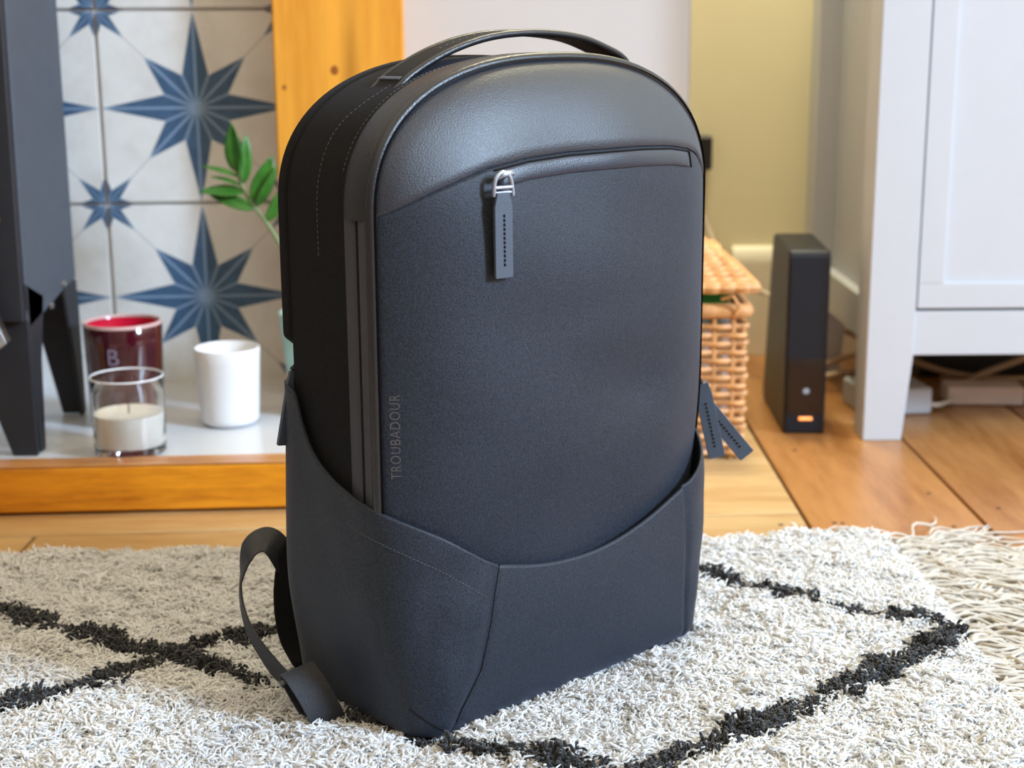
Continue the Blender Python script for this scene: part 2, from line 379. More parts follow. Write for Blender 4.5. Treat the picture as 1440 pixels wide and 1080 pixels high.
# ================================================= CANDLES
def wall_cup(ro_b, ro_t, h, th, foot, rb=.004, n=6):
    pr = [(.0001, 0)] + [(ro_b - rb + rb * math.sin(a), rb - rb * math.cos(a)) for a in np.linspace(0, math.pi / 2, n)]
    pr += [(ro_b + (ro_t - ro_b) * k / 5, rb + (h - rb) * k / 5) for k in range(1, 5)]
    pr += [(ro_t, h - .001), (ro_t - th * .3, h), (ro_t - th * .7, h), (ro_t - th, h - .001)]
    pr += [(ro_t - th + (ro_b - ro_t) * k / 5, h - (h - foot) * k / 5) for k in range(1, 5)]
    pr += [(ro_b - th - .002, foot), (.0001, foot)]
    return pr
def glass(name, col=(1, 1, 1, 1), rough=.02, trans=1.0):
    t = NT(name); t.set('Base Color', col); t.set('Roughness', rough); t.set('Transmission Weight', trans); t.set('IOR', 1.45)
    return t.m
cr = thing('red_candle', 'large dark red glass candle jar with a pale letter on its front', 'candle', (-.4575, 1.748, .0505))
M['redglass'] = plain('maroon_glass', srgb(62, 14, 24), .08, .5, var=.25, nscale=45, coat=.6)
fixn(mk('jar', *lathe(wall_cup(.0425, .0455, .121, .003, .009), 64), M['redglass'], cr, smooth=True))
mk('inner_glaze', *lathe([(.0418, .1185), (.0398, .04)], 64), plain('bright_red_glaze', srgb(196, 22, 52), .3), cr, smooth=True)
mk('rim', *lathe([(.0423, .1192), (.0429, .1222), (.0452, .1222), (.0459, .1190)], 64), plain('pale_pink_rim', srgb(206, 170, 165), .2), cr, smooth=True)
fixn(mk('wax', *lathe([(.0001, .07), (.039, .07), (.0398, .04)], 48), plain('red_wax', srgb(150, 20, 42), .5), cr, smooth=True))
V, Fc = text_mesh('B', .027)
cx = np.mean([v[0] for v in V])
def wrapcup(V, R, a0, z0, e=.0004):
    out = []
    for a, b, c in V:
        th = a0 + (a - cx) / R; out.append(((R + e) * math.sin(th), -(R + e) * math.cos(th), z0 + b))
    return out
mk('lettering', wrapcup(V, .0452, .02, .078), Fc, plain('pale_print', srgb(128, 116, 136), .5), cr)
cc = thing('clear_candle', 'clear glass tumbler candle half filled with white wax at the hearth edge', 'candle', (-.4215, 1.612, .0505))
M['glass'] = glass('clear_glass')
fixn(mk('tumbler', *lathe(wall_cup(.0385, .0395, .086, .0012, .010), 64), M['glass'], cc, smooth=True))
M['wax'] = plain('white_wax', srgb(244, 242, 232), .5, .4)
fixn(mk('wax', *lathe([(.0001, .0104), (.0345, .0104), (.0362, .013), (.0374, .046), (.0360, .0455), (.0001, .044)], 48), M['wax'], cc, smooth=True))
mk('rim', *tube([(.0391 * math.cos(a), .0391 * math.sin(a), .0862) for a in np.linspace(0, 2 * math.pi, 64, endpoint=False)], .0009, 8, closed=True), plain('painted_rim_glint', srgb(236, 238, 240), .08, .6), cc, smooth=True)  # near-white ring: the bright glint on the glass edge is painted in
mk('wick', *tube([(0, 0, .043), (.0005, 0, .05), (-.0005, .001, .056)], .0007, 6), plain('burnt_wick', srgb(50, 44, 40), .9), cc)
cw = thing('white_candle', 'plain white ceramic candle pot with rounded foot in front of the star tiles', 'candle', (-.3345, 1.738, .0505))
M['ceramic'] = plain('white_ceramic', srgb(224, 223, 224), .35, .5, var=.01)
fixn(mk('pot', *lathe(wall_cup(.0345, .0385, .092, .0028, .007, .010, 10), 64), M['ceramic'], cw, smooth=True))
fixn(mk('wax', *lathe([(.0001, .062), (.0345, .062), (.033, .03)], 48), M['wax'], cw, smooth=True))

# ================================================= PLANT
pl = thing('potted_plant', 'glossy green sprig in a pale green pot behind the backpack', 'plant', (-.2275, 1.790, .0505))
fixn(mk('pot', *lathe(wall_cup(.040, .053, .125, .004, .012, .006), 48), plain('pale_green_glaze', srgb(150, 182, 170), .3, var=.12, nscale=25), pl, smooth=True))
fixn(mk('soil', *lathe([(.0001, .112), (.047, .111), (.045, .09)], 32), plain('soil', srgb(50, 38, 28), .95, bump=1, bscale=300), pl, smooth=True))
t = NT('plant_leaf'); v = t.coords(); n = t.noise(v, 45, 3)
t.set('Base Color', t.ramp(n, [(.3, srgb(30, 84, 20)), (.7, srgb(62, 122, 40))])); t.set('Roughness', .3); t.set('Subsurface Weight', 0.0); M['leaf'] = t.m
M['stem'] = plain('green_stem', srgb(112, 132, 82), .5)
def leaf(base, tip, w, nrm, fold=.35, name='leaf', par=None):
    base = np.array(base); tip = np.array(tip); w = w * KS; d = tip - base; L = np.linalg.norm(d); d /= L
    nrm = np.array(nrm, float); nrm -= d * (nrm @ d); nrm /= np.linalg.norm(nrm); s = np.cross(d, nrm)
    V = []; Fc = []; K = 10
    for i in range(K + 1):
        q = i / K; hwid = w * (math.sin(math.pi * min(1, q ** .8)) ** .75 if 0 < q < 1 else 0.02); bow = -.12 * L * (q * q)
        for j, e in enumerate((-1, -.5, 0, .5, 1)):
            V.append(base + d * L * q + s * hwid * e + nrm * (bow + fold * hwid * abs(e) ** 1.3))
    for i in range(K):
        for j in range(4): a = i * 5 + j; Fc.append((a, a + 1, a + 6, a + 5))
    return mk(name, V, Fc, M['leaf'], par, smooth=True, solid=.0006, off=0)
PO = np.array([-.2275, 1.790, .0505]); KS = 1.790 / 1.68
def pw(X, Z, dy=0): return np.array([X * KS, 1.790 + dy, .5 + (Z - .5) * KS]) - PO
stem_pts = spline([pw(-.208, .165), pw(-.236, .225), pw(-.250, .256), pw(-.270, .292), pw(-.292, .324), pw(-.303, .352, .0)], 24)
stm = mk('stem', *tube(stem_pts, [.0032 - .0016 * i / 23 for i in range(24)], 8), M['stem'], pl, smooth=True)
for (b, tp, w, nr) in [((-.301, .350), (-.308, .404), .0105, (-.3, -1, .1)), ((-.296, .338), (-.288, .392), .0075, (.5, -1, 0)),
                       ((-.301, .346), (-.340, .362), .0042, (0, -.6, 1)), ((-.294, .328), (-.345, .334), .0085, (0, -.8, .9)),
                       ((-.283, .310), (-.333, .328), .0072, (-.2, -1, .5)), ((-.286, .316), (-.262, .368), .0105, (.2, -1, .2)),
                       ((-.272, .296), (-.243, .340), .0075, (.4, -1, .2)), ((-.284, .312), (-.254, .356), .007, (.9, -.6, .1)),
                       ((-.298, .336), (-.330, .350), .004, (0, -.5, 1))]:
    leaf(pw(*b), pw(tp[0], tp[1], -.004), w, nr, par=stm)
for q in (0, 1):   # two short young stems inside the pot, behind the bag
    sp_ = spline([pw(-.195 + .02 * q, .16), pw(-.185 + .03 * q, .21), pw(-.165 + .035 * q, .26, .01)], 12)
    s2 = mk('stem', *tube(sp_, .0022, 6), M['stem'], pl, smooth=True)
    for k in range(5):
        p = sp_[3 + 2 * k]; e = 1 if k % 2 else -1; leaf(p, p + np.array([e * .028, -.004, .026]), .0075, (0, -1, .3), par=s2)

# ================================================= CABINET
cb = thing('cabinet', 'white painted cabinet with panelled door on square tapered legs', 'cabinet', (.437, 1.822, 0))
M['white'] = plain('white_satin_paint', srgb(192, 195, 199), .42, .4, var=.01)
CW, CD, CH = .62, .42, .90
def cleg(x0, y0, ix, iy):
    w = .058; tp = .010
    V = []
    for z, s in ((0, tp), (.11, 0), (CH - .02, 0)):
        xa, xb = (x0, x0 + w - s) if ix > 0 else (x0 + s, x0 + w); ya, yb = (y0, y0 + w - s) if iy > 0 else (y0 + s, y0 + w)
        V += [(xa, ya, z), (xb, ya, z), (xb, yb, z), (xa, yb, z)]
    Fc = [(3, 2, 1, 0), (8, 9, 10, 11)]
    for k in (0, 4):
        for i in range(4): j = (i + 1) % 4; Fc.append((k + i, k + j, k + 4 + j, k + 4 + i))
    return mk('leg', V, Fc, M['white'], cb, bevel=.0015)
for (x0, y0, ix, iy) in ((0, 0, 1, 1), (CW - .058, 0, -1, 1), (0, CD - .058, 1, -1), (CW - .058, CD - .058, -1, -1)): cleg(x0, y0, ix, iy)
cube('rail', (.0582, CW - .0582, .004, .026, .108, .163), M['white'], cb)
cube('rail', (.0582, CW - .0582, .004, .026, .80, .879), M['white'], cb)
D0, D1, Z0_, Z1_ = .0605, CW - .0605, .1665, .797
fr = .031
V, Fc = join([box(D0, D1, .003, .021, Z0_, Z0_ + fr), box(D0, D1, .003, .021, Z1_ - fr, Z1_), box(D0, D0 + fr, .003, .021, Z0_ + fr, Z1_ - fr), box(D1 - fr, D1, .003, .021, Z0_ + fr, Z1_ - fr)])
door = mk('door', V, Fc, M['white'], cb, bevel=.001)
cube('door_panel', (D0 + fr, D1 - fr, .0085, .018, Z0_ + fr, Z1_ - fr), M['white'], door, bevel=0)
kb = lathe([(.0001, .024), (.008, .024), (.013, .018), (.011, .010), (.006, .006), (.006, 0)], 24)
mk('knob', [(D1 - .018 + a, .003 - c, .52 + b) for a, b, c in kb[0]], kb[1], M['blackplastic'], door, smooth=True)
for (xa, xb) in ((.030, .042), (CW - .042, CW - .030)):
    cube('side_panel', (xa, xb, .0582, CD - .0582, .115, .878), M['white'], cb, bevel=0)
    cube('rail', (xa - .014, xb + .014, .0582, CD - .0582, .108, .163), M['white'], cb)
cube('bottom_board', (.043, CW - .043, .028, CD - .01, .115, .130), M['white'], cb, bevel=0)
cube('back_board', (.0582, CW - .0582, CD - .02, CD - .012, .13, .878), M['white'], cb, bevel=0)
cube('top', (-.015, CW + .015, -.015, CD + .01, .880, .905), M['white'], cb, bevel=.003)

# ================================================= ROUTER
ro = thing('router', 'upright black wireless router with an orange light', 'router', (.344, 1.857, 0), math.radians(-2))
M['rblack'] = plain('satin_black_plastic', srgb(26, 29, 36), .42, .32, bump=.15, bscale=1200)
V, Fc = prism([(0, 0), (.198, .0), (.205, .012), (.150, .232), (.142, .238), (.004, .235), (-.001, .228)], 0, 0, .052)
V = [(x if z > .02 else x, y, z) for x, y, z in V]
rb_ = fixn(mk('casing', V, Fc, M['rblack'], ro, bevel=.0045, seg=3))
t = NT('orange_led'); t.set('Emission Color', (1, .33, .08, 1)); t.set('Emission Strength', 1.6); t.set('Base Color', srgb(250, 150, 90)); M['led'] = t.m
cube('status_light', (.019, .036, -.0016, .0002, .0185, .0225), M['led'], ro, bevel=.0006)
V, Fc = lathe([(.0001, .0012), (.0034, .0012), (.0038, 0)], 16); mk('emblem', [(.0270 + a * 1.15, -.0008 - c, .0562 + b) for a, b, c in V], Fc, plain('pale_emblem', srgb(150, 155, 165), .4), ro)
cube('gloss_strip', (.004, .048, -.0008, .0002, .026, .098), plain('gloss_dark_panel', srgb(32, 22, 20), .12, .5), ro, bevel=.0003)

# ================================================= BASKET
bk = thing('wicker_basket', 'honey wicker hamper with its lid propped open behind the backpack', 'basket', (.130, 1.745, 0))
M['wicker'] = plain('wicker', srgb(204, 150, 96), .5, .4, var=.22, nscale=60, bump=.4, bscale=250)
BW, BD, BH = .145, .19, .172     # half width, depth, height
def ring(off, z, amp, ph, wl=.03, n=220, hwid=BW, dep=BD):
    P = []; c = .012
    per = [(-hwid, 0), (hwid, 0), (hwid, dep), (-hwid, dep)]
    L = 0; tot = 2 * (2 * hwid + dep)
    for i in range(n):
        s = i / n * tot
        if s < 2 * hwid: p, nn = (-hwid + s, 0), (0, -1)
        elif s < 2 * hwid + dep: p, nn = (hwid, s - 2 * hwid), (1, 0)
        elif s < 4 * hwid + dep: p, nn = (hwid - (s - 2 * hwid - dep), dep), (0, 1)
        else: p, nn = (-hwid, dep - (s - 4 * hwid - dep)), (-1, 0)
        a = amp * math.sin(2 * math.pi * s / wl + ph) + off
        P.append((p[0] + nn[0] * a, p[1] + nn[1] * a, z))
    return P
for k in range(16):
    z = .008 + k * .0102
    mk('wicker_strand', *tube(ring(0, z, .0035, math.pi * (k % 2), .045, 200), .0036, 6, closed=True), M['wicker'], bk, smooth=True)
for s in np.arange(-BW + .0056, BW, .0225): mk('stake', *tube([(s, 0, 0), (s, 0, BH)], .0028, 6), M['wicker'], bk, smooth=True)
for s in np.arange(.0225, BD, .0225):
    for e in (-1, 1): mk('stake', *tube([(e * BW, s, 0), (e * BW, s, BH)], .0028, 6), M['wicker'], bk, smooth=True)
cube('lining', (-BW + .010, BW - .010, .010, BD - .010, .004, .160), plain('white_lining', srgb(236, 228, 215), .8), bk, bevel=.004)
mk('rim', *tube(ring(.001, BH + .008, .0008, 0, .02, 200), .009, 8, closed=True), M['wicker'], bk, smooth=True)
# lid: woven mound, resting a little open
def lidpt(k, K):
    f = k / K; ins = .11 * f; return ins, .2085 + .044 * f ** .8
LV = []
K = 11
for k in range(K):
    ins, z = lidpt(k, K - 1); hwid = BW + .008 - ins * .55; dep = BD + .012 - ins
    P = [(a, b - .006 + ins * .8, c) for a, b, c in ring(0, z, .0016, math.pi * (k % 2), .018, 260, hwid, dep)]
    LV.append(tube(P, .0048 if k else .0075, 6, closed=True))
lo = mk('lid', *LV[0], M['wicker'], bk, smooth=True)
for q in LV[1:]: mk('wicker_strand', *q, M['wicker'], lo, smooth=True)
ins, z = lidpt(K - 1, K - 1)
cube('lid_centre', (-(BW + .008 - ins * .55), BW + .008 - ins * .55, -.006 + ins * .8, -.006 + ins * .8 + BD + .012 - ins, z - .004, z + .001), M['wicker'], lo, bevel=.001)
V, Fc = prism([(-.002, .210), (.19, .210), (.15, .244), (.085, .246)], 0, -BW + .02, BW - .02); fixn(mk('lid_underside', V, Fc, M['wicker'], lo))
mk('hinge_loop', *tube([(BW - .03, -.008, .195), (BW - .018, -.016, .200), (BW - .010, -.014, .188), (BW - .014, -.010, .176)], .0022, 6), M['wicker'], bk, smooth=True)
gb = fixn(mk('green_cloth', *prism([(-.12, .1785), (.123, .1785), (.128, .190), (.124, .2035), (0, .200), (-.12, .203)], 1, .01, .15), plain('green_cloth', srgb(38, 128, 44), .7, var=.2), bevel=.003, seg=2))
gb.location = (.130, 1.745, .0055); tag(gb, 'folded green cloth poking out from under the basket lid', 'cloth')

# ================================================= PLUG, CABLES, BOXES
pg = thing('plug_adapter', 'black plug adapter on the cream wall at the backpack\'s shoulder', 'plug', (.283, 2.350, .293))
cube('casing', (-.02, .024, -.034, 0, 0, .051), M['blackplastic'], pg, bevel=.004, seg=3)
cube('socket_plate', (-.025, .0, -.0065, .0015, -.02, .07), M['gloss_white'], pg, bevel=.002)
M['cable'] = plain('pale_cable', srgb(214, 198, 180), .5)
M['cabled'] = plain('tan_cable', srgb(176, 148, 118), .5)
def cable(name, pts, r, mat, label, n=60, group=None):
    o = mk(name, *tube(spline(pts, n), r, 8), mat, smooth=True); return tag(o, label, 'cable', group)
cable('cable', [(.285, 2.315, .292), (.286, 2.30, .25), (.300, 2.29, .205), (.318, 2.26, .165), (.345, 2.22, .135), (.372, 2.15, .128), (.385, 2.06, .12)], .0032, M['cable'], 'thin pale cable looping down from the black plug to the router')
cable('cable', [(.30, 2.325, .10), (.34, 2.31, .106), (.39, 2.24, .11), (.38, 2.10, .09), (.37, 2.055, .05)], .0018, M['cable'], 'thin cable sagging in front of the skirting board behind the router')
UN = 'cables heaped on the floor under the cabinet'
cable('power_cable', [(.415, 2.15, .006), (.48, 2.15, .034), (.54, 2.12, .046), (.62, 2.09, .026), (.70, 2.08, .018), (.82, 2.12, .02)], .0048, M['cabled'], 'thick tan cable running high from left to right under the cabinet')
cable('power_cable', [(.60, 2.065, .008), (.63, 2.06, .016), (.66, 2.07, .028), (.73, 2.10, .045), (.80, 2.16, .06)], .0048, M['cabled'], 'thick tan cable climbing to the right behind the white adapter under the cabinet')
cable('power_cable', [(.62, 2.135, .007), (.69, 2.13, .010), (.76, 2.04, .008), (.86, 2.03, .005)], .0040, M['cabled'], 'tan cable leaving the right of the heap beneath the cabinet')
cable('power_cable', [(.40, 2.30, .01), (.45, 2.275, .05), (.50, 2.265, .055), (.56, 2.28, .03)], .0055, M['cabled'], 'uppermost tan cable seen left of the front cabinet leg')
cable('power_cable', [(.40, 2.08, .006), (.45, 2.09, .022), (.50, 2.10, .024), (.56, 2.10, .006)], .0055, M['cabled'], 'lower tan cable coil seen left of the front cabinet leg')
cable('white_cable', [(.557, 1.955, .013), (.575, 1.975, .008), (.60, 2.0, .008)], .0035, M['cable'], 'short white lead between the white box and the white adapter')
wbx = cube('white_box', (0, .094, 0, .085, 0, .036), M['white'], bevel=.004, seg=3); wbx.location = (.466, 1.940, .0005); wbx.rotation_euler = (0, 0, math.radians(8))
tag(wbx, 'flat white square box on the floor behind the front cabinet leg', 'box')
ad = cube('power_adapter', (0, .104, 0, .045, 0, .026), plain('pale_adapter', srgb(226, 212, 204), .5), bevel=.004, seg=3); ad.location = (.592, 2.0, .0005); ad.rotation_euler = (0, 0, math.radians(-4))
tag(ad, 'oblong off-white power adapter beneath the cabinet', 'adapter')
es = cube('extension_block', (0, .19, 0, .05, 0, .040), M['blackplastic'], bevel=.004, seg=3); es.location = (.60, 2.17, .0005); es.rotation_euler = (0, 0, math.radians(5))
tag(es, 'black extension block among the cables beneath the cabinet', 'extension block')

# ================================================= BACKPACK
UC=.012; AR=.166; Z0=.36; BR=.102; NE=2.4; VR=.035
def sstep(a,b,x):
    t=np.clip((np.asarray(x,float)-a)/(b-a),0,1); return t*t*(3-2*t)
def outline(s):
    """arch outline of the upper body, s in [0,1] from bottom left over the top to bottom right -> (u,z)"""
    s=np.asarray(s,float); L=.36-.03; Q=.21; T=2*L+2*Q
    d=s*T
    u=np.empty_like(d); z=np.empty_like(d)
    m=d<L; u[m]=-AR; z[m]=.03+d[m]
    m=d>T-L; u[m]=AR; z[m]=.03+(T-d[m])
    m=(d>=L)&(d<=T-L); th=(d[m]-L)/(2*Q)*np.pi
    c=-np.cos(th); q=np.sin(th)
    u[m]=AR*np.sign(c)*np.abs(c)**(2/NE); z[m]=Z0+BR*np.abs(q)**(2/NE)
    u = np.where(u > 0, u * kR(z), u)
    return u+UC,z
def kR(z): return 1 - .052 * (1 - sstep(.09, .22, z))
def zout(u):
    t=np.clip(np.abs((np.asarray(u,float)-UC)/AR),0,1); return Z0+BR*(1-t**NE)**(1/NE)
def dome(u,z):
    u=np.asarray(u,float);z=np.asarray(z,float)
    du=np.abs(u-UC)/AR/np.where(u>UC,kR(z),1); dz=np.clip((z-Z0)/BR,0,None)
    r=np.clip((du**NE+dz**NE)**(1/NE),0,1)
    B=.045*(1-.30*sstep(.30,.46,z))*(1-.22*sstep(.19,.10,z))
    h=(1-r**3)**.77
    w=.0016*np.sin(u*38+z*21+.6)*np.sin(z*33-u*14+1.1)*h + .0022*np.exp(-((u-.06)/.035)**2-((z-.225)/.02)**2)
    w+= -.0016*np.exp(-((u-.03)/.05)**2-((z-.265)/.02)**2)
    return VR-B*h+w
bag = thing('backpack', 'upright black backpack with leather top panel standing on the shaggy rug', 'backpack', (.0455, 1.062, .020), math.radians(43.2))
ED = np.concatenate([np.linspace(-1, 1, 61)]) * math.pi / 2
US = UC + AR * np.sin(ED)                       # columns, dense towards the rim
ZSX = [-.154, -.1508, -.137, -.119, -.099, -.077, -.045, -.005, .036, .0685, .106, .135, .150, .160, .178]
ZSY = [.3615, .3635, .3705, .3790, .3862, .3925, .3968, .3989, .3991, .3988, .397, .393, .3885, .380, .362]
def zseam(u): return np.minimum(np.interp(u, ZSX, ZSY), zout(u) - .0004)
def front(u, z, pad=0.0, seam=0.0):
    v = dome(u, z) - pad
    if seam: v = v + seam * np.exp(-((z - zseam(u)) / .0015) ** 2)
    return v
def fn_leather(u, t):
    z = zseam(u) + (zout(u) - zseam(u)) * np.sin(t * math.pi / 2); return u, front(u, z, .0012 * np.clip((VR - dome(u, z)) / .01, 0, 1), .0018), z
def fn_front(u, t):
    z = .085 + (zseam(u) - .085) * t; u = np.where(u > UC, UC + (u - UC) * kR(z), u); return u, front(u, z, 0, .0018), z
T1 = 1 - (1 - np.linspace(0, 1, 34)) ** 1.3
mk('leather_panel', *gridmesh(fn_leather, US, T1), M['leather'], bag, smooth=True, label='black pebbled leather top panel')
mk('front_panel', *gridmesh(fn_front, US, np.concatenate([np.linspace(0, .97, 90), np.linspace(.972, 1, 14)])), M['fabric'], bag, smooth=True)

# gusset, zip flaps, piping
SS = np.concatenate([np.linspace(0, .34, 40), np.linspace(.345, .655, 90), np.linspace(.66, 1, 40)])
def s_range(a, b): return np.concatenate([[a], SS[(SS > a) & (SS < b)], [b]])
def off_out(s, d):
    s = np.asarray(s, float); u, z = outline(s); e = 1e-3; u2, z2 = outline(np.clip(s + e, 0, 1)); u1, z1 = outline(np.clip(s - e, 0, 1))
    tx, tz = u2 - u1, z2 - z1; L = np.hypot(tx, tz) + 1e-9; return u - tz / L * d, z + tx / L * d
def strip(v0, v1, d, nv=8, crown=.0, ends=0.0, cut=0):
    VV = np.linspace(v0, v1, nv)
    def fn(s, v):
        q = (v - v0) / (v1 - v0); dd = d + crown * (4 * q * (1 - q)) - ends * (np.abs(2 * q - 1) ** 8); u, z = off_out(s, dd); return u, v, z
    return gridmesh(fn, s_range(*cut) if cut else s_range(.085, .915), VV)
mk('side_gusset', *strip(.030, .129, 0, 14, .0012), M['fabric_side'], bag, smooth=True)
for lo_, hi_ in ((.112, .3056), (.6944, .888)):
    mk('zip_flap', *strip(.0505, .0645, .0016, 8, .0004, .0016, (lo_, hi_)), M['flap'], bag, smooth=True)
    mk('zip_flap', *strip(.0355, .0492, .0018, 8, .0006, .0016, (lo_, hi_)), M['flap'], bag, smooth=True)
mk('leather_rim', *strip(.0355, .0650, .0016, 14, .0022, .0016, (.3056, .6944)), leather('rim_leather', srgb(20, 24, 33), .40, 1100, .3), bag, smooth=True, label='smooth leather binding over the top edge')
s_ = np.linspace(.112, .888, 200); u_, z_ = off_out(s_, .0004)
mk('piping', *tube(np.stack([u_, u_ * 0 + VR + .0005, z_], 1), .0037, 10), M['piping'], bag, smooth=True, label='smooth black leather piping')
# padded back
pts = [tuple(map(float, off_out(np.array([q]), .0015))) for q in np.linspace(.222, .778, 90)]
pts = [(float(a), float(b)) for a, b in pts]
poly = pts + [(.150, .246), (.145, .03), (-.121, .03), (-.126, .246)]
V, Fc = prism(poly, 1, .1285, .1405); fixn(mk('back_panel', V, Fc, M['fabric_side'], bag, bevel=.003, seg=3))
pts2 = [(float(a * .80), float(b - .035)) for a, b in pts]
V, Fc = prism(pts2 + [(.128, .05), (-.108, .05)], 1, .138, .155); fixn(mk('back_padding', V, Fc, M['dark'], bag, bevel=.006, seg=3))
# stitching on the gusset
def stitches(path, L=.0022, gap=.0016, r=.00033):
    P = [np.array(p, float) for p in path]; out = []; acc = 0; seg = [np.linalg.norm(P[i + 1] - P[i]) for i in range(len(P) - 1)]; tot = sum(seg); cum = np.concatenate([[0], np.cumsum(seg)])
    P = np.array(P); s = 0
    def at(d): return np.array([np.interp(d, cum, P[:, k]) for k in range(3)])
    while s + L < tot: out.append(tube([at(s), at(s + L)], r, 4)); s += L + gap
    return join(out)
sq = np.linspace(.28, .42, 60); u1, z1 = off_out(sq, .0012)
mk('stitching', *stitches(np.stack([u1, .093 + 0 * u1 - .012 * sstep(.36, .42, sq), z1], 1)), M['stitch'], bag, kind='stuff')
sq = np.linspace(.335, .65, 120); u1, z1 = off_out(sq, .0012)
mk('stitching', *stitches(np.stack([u1, .0672 + 0 * u1, z1], 1)), M['stitch'], bag, kind='stuff')

# carry handle
hc = spline([(-.101, .4405), (-.084, .4525), (-.050, .4670), (-.010, .4765), (.035, .4790), (.078, .4755), (.108, .4675), (.128, .4590), (.140, .4450)], 50)
P = [(a, .086, b) for a, b in hc]
han = mk('handle', *ribbon(P, [(0, .0125, 0)] * 50, .0045), M['webbing'], bag, bevel=.001, label='curved black leather carry handle')
han.data.materials[0] = leather('handle_leather', srgb(22, 23, 26), .7, 1500, .2); han.data.materials[0].node_tree.nodes['Principled BSDF'].inputs['Specular IOR Level'].default_value = .18
for e in (-1, 1): mk('handle_edge', *tube([(a, .086 + e * .0125, b + .0004) for a, b in hc], .0026, 8), M['piping'], han, smooth=True)
zz = []
for k in range(9):
    f = k / 9; v0 = .075 + f * .023
    zz.append(tube([(-.0965, v0, .4472 + .0018), (-.0925, v0 + .0013, .4508)], .0004, 4)); zz.append(tube([(-.0925, v0 + .0013, .4508), (-.0965, v0 + .0026, .4472 + .0018)], .0004, 4))
mk('stitching', *join(zz), M['stitch'], han, kind='stuff')
mk('stitching', *join([tube([(float(hc[k][0]), .084, float(hc[k][1]) + .0026), (float(hc[k][0]) + .0016, .084, float(hc[k][1]) + .0031)], .0004, 4) for k in range(12, 20)]), M['stitch'], han, kind='stuff')

# front pocket zip
wu = np.linspace(-.0735, .1335, 60)
def welt(u, a):
    zc = zseam(u) - .0086; e = np.clip(np.minimum((u + .0735), (.1335 - u)) / .0015, 0, 1)
    z = zc + .0060 * np.cos(a); return u, dome(u, z) + .0006 - .0026 * np.sqrt(np.abs(np.sin(a))) * e, z
mk('zip_cover', *gridmesh(welt, wu, np.linspace(0, math.pi, 14)), leather('zip_cover_leather', srgb(34, 40, 52), .34, 1100, .2), bag, smooth=True, label='glossy dark strip covering the front zip')
def dn(u, z, d=.0006): return (u, float(dome(u, z)) - d, z)
mk('zip_seam', *tube([dn(.1342, float(zseam(.1342)) - q, .0009) for q in (.0028, .0060, .0100, .0144)], .0007, 5), M['dark'], bag, smooth=True)
zl = mk('zip_seam', *tube([dn(float(u), float(zseam(u)) - .0024, .0008) for u in np.linspace(-.0745, .135, 50)], .0007, 5), M['dark'], bag, smooth=True)
zp = []
def facing(c, pts, th, right=(.985, -.17, 0), upv=(0, 0, 1)):
    """small plate: 2d outline (x right, y up) about c, thickness th"""
    r = np.array(right, float); r /= np.linalg.norm(r); u = np.array(upv, float); u -= r * (u @ r); u /= np.linalg.norm(u); n = np.cross(r, u); c = np.array(c, float)
    k = len(pts); V = [tuple(c + r * x + u * y + n * s * th / 2) for s in (-1, 1) for x, y in pts]
    return V, [tuple(range(k))[::-1], tuple(range(k, 2 * k))] + [(i, (i + 1) % k, k + (i + 1) % k, k + i) for i in range(k)]
def pull_tab(c, L, w, right, upv, wn=None, name='pull_tab', parent=None):
    wn = wn or w * .66
    o = fixn(mk(name, *facing(c, [(-wn / 2, 0), (-w / 2, -.16 * L), (-w / 2, -L + .0006), (-w / 2 + .0006, -L), (w / 2 - .0006, -L), (w / 2, -L + .0006), (w / 2, -.16 * L), (wn / 2, 0)], .0026, right, upv), M['tab'], parent or bag, bevel=.0006, seg=2))
    r = np.array(right, float); r /= np.linalg.norm(r); u = np.array(upv, float); u -= r * (u @ r); u /= np.linalg.norm(u); n = np.cross(r, u); h = []
    for k in range(12):
        p = np.array(c) - u * (L * (.27 + .052 * k)); 
        for sgn in (1, -1): h.append(tube([p + n * sgn * .00125 + u * .0011, p + n * sgn * .00155 - u * .0008 + r * .0004], .00075, 5))
    mk('stitch_holes', *join(h), M['dark'], o, kind='stuff')
    return o
# slider body and H-shaped metal link, then the leather tab
RG = (.99, -.13, 0)
sl = fixn(mk('zip_slider', *join([tube(spline([(-.0780, -.0032, .3860), (-.0755, -.0062, .3880), (-.069, -.0065, .3885), (-.0655, -.004, .3885)], 12), .0022, 8)]), M['gunmetal'], bag, smooth=True))
c0 = (-.0755, -.0068, .3835)
arch = spline([(-.0076, -.0095), (-.0074, -.003), (-.0058, .0025), (-.0022, .0058), (.0018, .0058), (.0054, .0028), (.0071, -.003), (.0078, -.0095)], 26)
r_ = np.array(RG) / np.linalg.norm(RG)
toP = lambda x, y: np.array(c0) + r_ * x + np.array([0, 0, y])
fixn(mk('zip_link', *join([tube([toP(a, b) for a, b in arch], .0015, 8), tube([toP(-.0068, -.0038), toP(.0068, -.0038)], .0015, 8)]), M['gunmetal'], sl, smooth=True))
pull_tab((-.0775, -.0082, .3765), .0570, .0144, RG, (0, .01, 1), parent=sl)
mk('zip_bar', *tube([toP(-.0068, -.0072), toP(.0068, -.0072)], .0010, 6), M['gunmetal'], sl, smooth=True)

# name along the left edge of the front
V, Fc = text_mesh('TROUBADOUR', .01, 1.16)
V = np.array(V); x0, x1 = V[:, 0].min(), V[:, 0].max(); y0, y1 = V[:, 1].min(), V[:, 1].max()
zt = .1860 + (V[:, 0] - x0) / (x1 - x0) * .0590; ut = -.1438 - (V[:, 1] - y0) / (y1 - y0) * .0052
mk('lettering', np.stack([ut, dome(ut, zt) - .00035, zt], 1), Fc, M['print'], bag, label='tone on tone glossy name running up the left edge')

